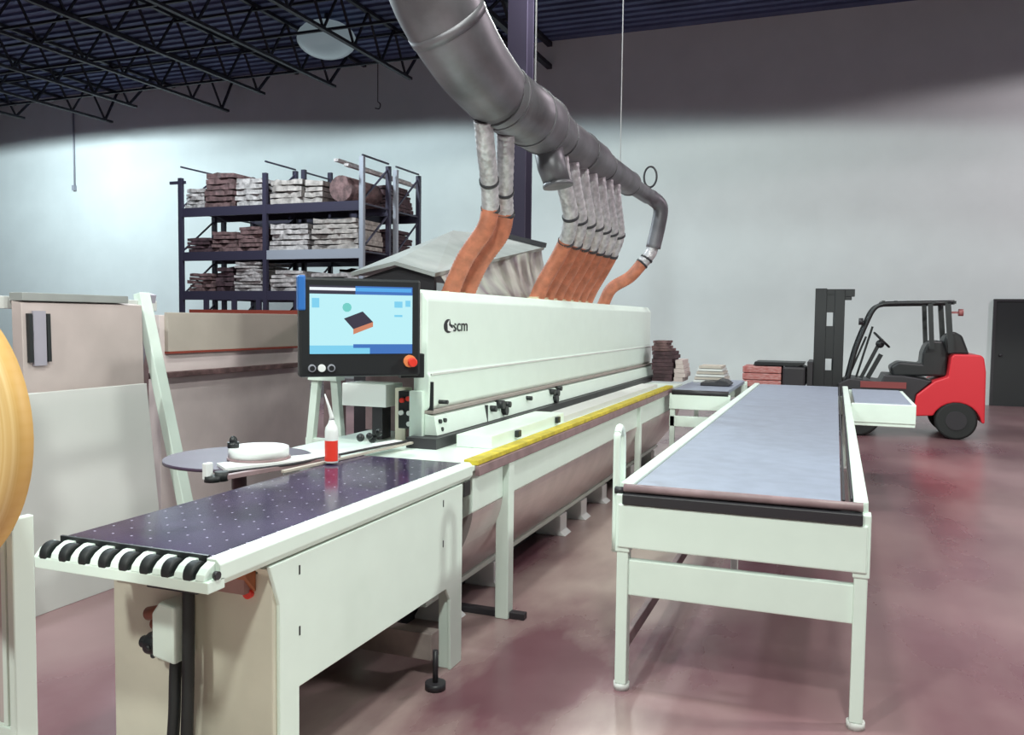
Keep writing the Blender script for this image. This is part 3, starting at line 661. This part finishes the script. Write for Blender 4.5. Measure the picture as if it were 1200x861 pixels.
for k,(za,zb) in enumerate(lv):
    for y_ in (14.0,15.0,16.3):
        MB().box(xs[0],xs[1],y_-.03,y_+.03,za,zb).build('beam', M['rack'], rk)
        MB().box(xs[1],xs[2],y_-.03,y_+.03,za-(.0 if k else .0),zb).build('beam', M['racklt'] if k==1 and y_==14.0 else M['rack'], rk)
    dk = MB()
    for q_ in range(8): dk.box(xs[0]+.05,xs[2]-.05,14.05+q_*.28,14.2+q_*.28,zb-.03,zb)
    dk.build('deck_boards', M['darkload'], rk)
MB().box(-12.45,-8.42,13.9,13.96,1.60,1.72).build('red_beam', M['rackred'], rk, 0, 'rust red lower beam')
for x_ in (-12.1,-11.4,-10.8,-9.9,-9.2): MB().box(x_,x_+.1,13.92,13.98,1.72,1.93).build('spacer', M['rack'], rk)
MB().box(-13.0,-12.6,13.98,14.02,4.30,4.36).box(-12.72,-11.7,15.0,15.04,4.35,4.4).build('tie_bar', M['rack'], rk)
def bundle(x0,x1,y0,y1,z0,z1,m,label,grp, layers=5, rough=.04):
    """a stack of irregular sheets/strips, wrapped: lumpy layered block"""
    b = MB(); h = (z1-z0)/layers; 
    for i in range(layers):
        f = i/layers; cut = .22*f*f*(x1-x0)*random.uniform(.3,1)
        a = x0+random.uniform(0,rough)+cut*random.random(); c = x1-random.uniform(0,rough)-cut*random.random()
        n_ = max(3,int((c-a)/.14)); vs = []; zt = z0+(i+1)*h-.006; zb_ = z0+i*h
        for k in range(n_+1):
            x_ = a+(c-a)*k/n_; dz = random.uniform(-.3,.1)*h; yo = random.uniform(0,.08)
            vs += [(x_,y0+yo,zb_+.002),(x_,y0+yo,zt+dz),(x_,y1-yo,zt+dz),(x_,y1-yo,zb_+.002)]
        fs = [(4*k+r,4*k+4+r,4*k+4+(r+1)%4,4*k+(r+1)%4) for k in range(n_) for r in range(4)] + [(3,2,1,0),(4*n_,4*n_+1,4*n_+2,4*n_+3)]
        b.add(vs, fs)
    o = b.build('wrapped_bundle', m); tag(o, label, 'bundle', grp); return o
G1 = 'wrapped bundles on the storage rack'
zt = lv[0][1]+.003; zm = lv[1][1]+.003; zl = lv[2][1]+.003
bundle(-12.66,-12.15,14.0,14.9,zt,zt+.40,M['wrap'],'pale wrapped bundle on the rack top, at its left end',G1)
bundle(-12.13,-11.4,14.0,14.95,zt,zt+.70,M['rust'],'tall brown bundle on the rack top, second from left',G1,6)
bundle(-11.38,-10.68,14.0,14.95,zt,zt+.56,M['wrap'],'pale lumpy bundle on the rack top, left of the middle upright',G1,5)
bundle(-10.56,-9.75,14.0,14.95,zt,zt+.50,M['wraptan'],'tan bundle on the rack top, right of the middle upright',G1,4)
bundle(-9.73,-9.3,14.0,14.95,zt,zt+.44,M['wraptan'],'small tan bundle on the rack top beside the dark rounded one',G1,4)
o = MB().tube([(-8.92,14.05,zt+.25),(-8.92,15.2,zt+.25)], .25, 18).build('rolled_bundle', M['rust']); tag(o,'rounded brown roll on the rack top near the right end','roll')
bundle(-12.6,-12.0,14.0,14.8,zm,zm+.30,M['darkload'],'dark bundle on the middle level, at its left end',G1,4)
bundle(-11.98,-11.35,14.0,14.95,zm,zm+.42,M['rust'],'brown bundle on the middle level, second from left',G1,5)
bundle(-11.33,-10.68,14.0,14.95,zm,zm+.50,M['rust'],'reddish bundle on the middle level against the middle upright',G1,6)
bundle(-10.56,-9.62,14.0,14.95,zm,zm+.52,M['wrap'],'pale topped bundle on the middle level, right of the middle upright',G1,5)
bundle(-9.58,-8.5,14.0,14.95,zm,zm+.60,M['wraptan'],'light bundle on the middle level at the right end',G1,6)
bundle(-12.6,-11.95,14.0,14.95,zl,zl+.38,M['rust'],'brown bundle on the lower level, at its left end',G1,5)
bundle(-11.9,-11.45,14.02,14.95,zl,zl+.5,M['darkload'],'dark bundle on the lower level, left of the big pale stack',G1,5)
bundle(-11.42,-10.7,13.98,14.95,zl,zl+.59,M['wrap'],'big pale wrapped stack on the lower level left of the middle upright',G1,9)
bundle(-10.56,-9.7,14.0,14.95,zl,zl+.42,M['wrap'],'white bundle on the lower level, right of the middle upright',G1,5)
bundle(-9.68,-8.5,14.0,14.95,zl,zl+.36,M['wrap'],'flat white bundle on the lower level behind the control panel',G1,4)
for k_,(x_,z_) in enumerate(((-8.62,.32),(-8.74,.36),(-8.86,.62))):
    pass
for lvl,(zz,nm) in enumerate(((zt,'top'),(zm,'middle'),(zl,'lower'))):
    bundle(-9.9,-8.48,15.36,16.2,zz,zz+.52,M['darkload'],'deep dark bundle at the rack\'s rear right, %s level' % nm,'dark bundles at the rear of the rack',7)
pk = [(-8.58,'outermost'),(-8.80,'inner')]
for x_,nm in pk:
    o = MB().beam((x_,13.7,zt+.60+(.12 if nm=='inner' else .02)),(x_,16.6,zt+.62+(.1 if nm=='inner' else .0)),.10,.05).build('long_board', M['wrap']); tag(o,'long pale board lying front to back on the rack top, %s' % nm,'board','long boards on the rack top')

# ================================================================= A-FRAME AND BOARDS AT LEFT
af = empty('sheet_rack', (-4.1,3.7,0), 'white A-frame sheet rack with leaning legs left of the machine', 'rack')
for y_ in (3.02,4.34):
    lgm = MB().beam((-4.28,y_,1.74),(-3.86,y_+.02,.0),.06,.09,(0,1,0)).build('leg', M['machine'], af, .005)
    MB().beam((-4.28,y_+.06,1.74),(-4.72,y_+.06,0),.06,.09,(0,1,0)).build('leg', M['lav'], af, .005)
MB().beam((-4.30,2.95,1.66),(-4.30,4.46,1.66),.07,.07).build('ridge_bar', M['whiteboard'], af, .004)
MB().beam((-4.06,3.0,.10),(-4.06,4.4,.10),.08,.06).build('lower_ledge', M['machine'], af, .004)
def sheet(name, x0, x1, y0_, y1_, zb, zt_, th, m, label, cat='board', grp=None):
    """board leaning back: bottom at x0, top at x1"""
    b = MB().prism([(x0,zb),(x0+th,zb),(x1+th,zt_),(x1,zt_)],'y',y0_,y1_)
    return tag(b.build(name, m, None, .003), label, cat, grp)
bs = empty('boxy_panel', (-4.3,3.8,0), 'pinkish beige panel with two black upright slots, left of the machine', 'panel')
MB().prism([(-4.22,.0),(-4.12,.0),(-4.16,1.66),(-4.235,1.67)],'y',3.36,4.22).build('board', M['pinkboard'], bs, .004)
MB().box(-4.25,-4.15,3.36,4.1,1.67,1.715).build('top_lid', M['tarp'], bs, .003)
for y_ in (3.385,3.50): MB().prism([(-4.16,1.33),(-4.13,1.33),(-4.135,1.60),(-4.16,1.60)],'y',y_,y_+.022).build('black_slot', M['black'], bs, 0, 'narrow black slot')
MB().prism([(-4.15,1.31),(-4.135,1.31),(-4.138,1.615),(-4.15,1.615)],'y',3.415,3.495).build('pale_inset', M['lav'], bs)
sheet('white_sheet',-3.93,-4.06,3.06,4.12,.0,1.17,.03,M['whiteboard'],'big white board standing in front of the pinkish slotted panel')
sheet('grey_sheet',-3.99,-4.20,2.45,3.0,.0,1.72,.03,M['lav'],'lavender grey board leaning behind the edge band coil')
bd = empty('board_pile', (-4.69,5.7,0), 'wide pinkish beige boards with a dark batten, standing behind the coil plate', 'boards')
MB().prism([(-4.75,0),(-4.62,0),(-4.62,1.60),(-4.75,1.60)],'y',4.85,6.75).build('board', mat('light_pink_board',(0.84,0.72,0.71),.6,noise=.14,scale=3), bd, .004)
MB().box(-4.62,-4.585,4.9,6.5,1.33,1.62).build('top_board', M['beige'], bd, .003)
MB().box(-4.62,-4.56,4.72,6.52,1.14,1.18).build('batten', M['rust'], bd, .003)
MB().box(-4.62,-4.575,4.9,6.5,1.315,1.33).build('strip', M['rackred'], bd)
tag(MB().box(-4.56,-4.44,4.50,4.56,0,1.66).box(-4.50,-4.40,4.48,4.60,0.0,.03).build('mauve_post', M['mauve'], None, .004),'mauve upright post beside the sheet rack\'s right leg','post')
ts = empty('white_trestle', (-2.95,4.6,0), 'white splay-legged trestle seen under the control panel', 'trestle')
for (xa,xb) in ((-3.06,-3.2),(-2.93,-2.82)):
    MB().beam((xa,4.55,1.24),(xb,4.55,.0),.05,.05,(0,1,0)).build('leg', M['machine'], ts, .004)
MB().box(-3.10,-2.89,4.5,4.6,1.20,1.25).build('top_bar', M['machine'], ts, .004)
MB().box(-3.14,-2.86,4.53,4.57,.78,.83).build('lower_bar', M['machine'], ts, .004)
MB().box(-3.06,-2.92,4.62,4.66,.0,1.2).build('mauve_panel', M['mauve'], ts)

# ================================================================= COIL AND STAND, LEFT FOREGROUND
def coil_mat():
    m = mat('orange_yellow_edge_band',(0.72,0.42,0.14),.5); nt = m.node_tree; b = nt.nodes['Principled BSDF']
    tc = nt.nodes.new('ShaderNodeTexCoord'); sep = nt.nodes.new('ShaderNodeSeparateXYZ'); nt.links.new(tc.outputs['Object'], sep.inputs[0])
    cmb = nt.nodes.new('ShaderNodeCombineXYZ')
    def off(o_, v):
        n_ = nt.nodes.new('ShaderNodeMath'); n_.operation = 'SUBTRACT'; nt.links.new(sep.outputs[o_], n_.inputs[0]); n_.inputs[1].default_value = v; return n_.outputs[0]
    nt.links.new(off('X',COIL[0]), cmb.inputs[0]); nt.links.new(off('Z',COIL[2]), cmb.inputs[2])
    ln = nt.nodes.new('ShaderNodeVectorMath'); ln.operation = 'LENGTH'; nt.links.new(cmb.outputs[0], ln.inputs[0])
    c2 = nt.nodes.new('ShaderNodeCombineXYZ'); nt.links.new(ln.outputs['Value'], c2.inputs[0])
    nz = nt.nodes.new('ShaderNodeTexNoise'); nz.inputs['Scale'].default_value = 110; nz.inputs['Detail'].default_value = 4
    nt.links.new(c2.outputs[0], nz.inputs['Vector'])
    r = nt.nodes.new('ShaderNodeValToRGB'); e = r.color_ramp.elements; e[0].position = .32; e[0].color = (.62,.32,.05,1); e[1].position = .62; e[1].color = (.85,.62,.30,1)
    nt.links.new(nz.outputs['Fac'], r.inputs['Fac']); nt.links.new(r.outputs['Color'], b.inputs['Base Color'])
    return m
COIL = (-1.74,1.13,1.36)
co = empty('edge_band_coil', COIL, 'big round coil of wood toned edge band at the left edge', 'coil')
cm = coil_mat()
R0 = .305; a = MB()
prof = [(.08,-.012),(.15,-.014),(.23,-.010),(.265,-.004),(.29,.005),(R0,.02),(R0,.05),(.29,.06),(.08,.065)]
vs = []; seg = 72
for (r,y_) in prof:
    vs += [(COIL[0]+r*math.cos(2*math.pi*k/seg),COIL[1]+y_,COIL[2]+r*math.sin(2*math.pi*k/seg)) for k in range(seg)]
n_ = len(prof)
a.add(vs,[(i*seg+k,i*seg+(k+1)%seg,((i+1)%n_)*seg+(k+1)%seg,((i+1)%n_)*seg+k) for i in range(n_) for k in range(seg)],0,True)
a.build('windings', cm, co)
MB().tube([(COIL[0],COIL[1]-.02,COIL[2]),(COIL[0],COIL[1]+.09,COIL[2])], .078, 28).build('core', M['cream'], co)
st = empty('coil_stand', (-1.7,1.35,0), 'narrow white upright stand below the edge band coil', 'stand')
MB().box(-1.800,-1.780,1.40,1.46,.0,1.12).build('post', M['machine'], st, .004)
MB().box(-2.06,-2.0,1.40,1.46,.0,1.12).build('post', M['machine'], st, .004)
MB().box(-2.0,-1.80,1.425,1.445,.60,1.10).build('back_panel', mat('pinkish_white_panel',(0.62,0.54,0.52),.5,noise=.2,scale=5,stretch=(6,1,.5)), st)
MB().box(-1.84,-1.825,1.415,1.425,.60,1.10).build('rib', M['machine'], st, .002)
MB().box(-2.03,-1.785,1.41,1.45,.56,.61).build('lower_bar', M['machine'], st, .003)
MB().box(-2.1,-1.75,1.30,1.56,.0,.03).build('base', M['machine'], st, .004)
MB().cyl((COIL[0],1.22,COIL[2]),(COIL[0],1.245,COIL[2]),.03,14).beam((COIL[0],1.235,COIL[2]),(COIL[0]-.06,1.235,1.06),.03,.02).beam((COIL[0]-.06,1.235,1.07),(-1.95,1.435,1.07),.04,.03).build('spindle', M['dark'], st)
MB().cyl((-1.79,1.40,1.10),(-1.765,1.37,1.11),.012,10).build('peg', M['black'], st)
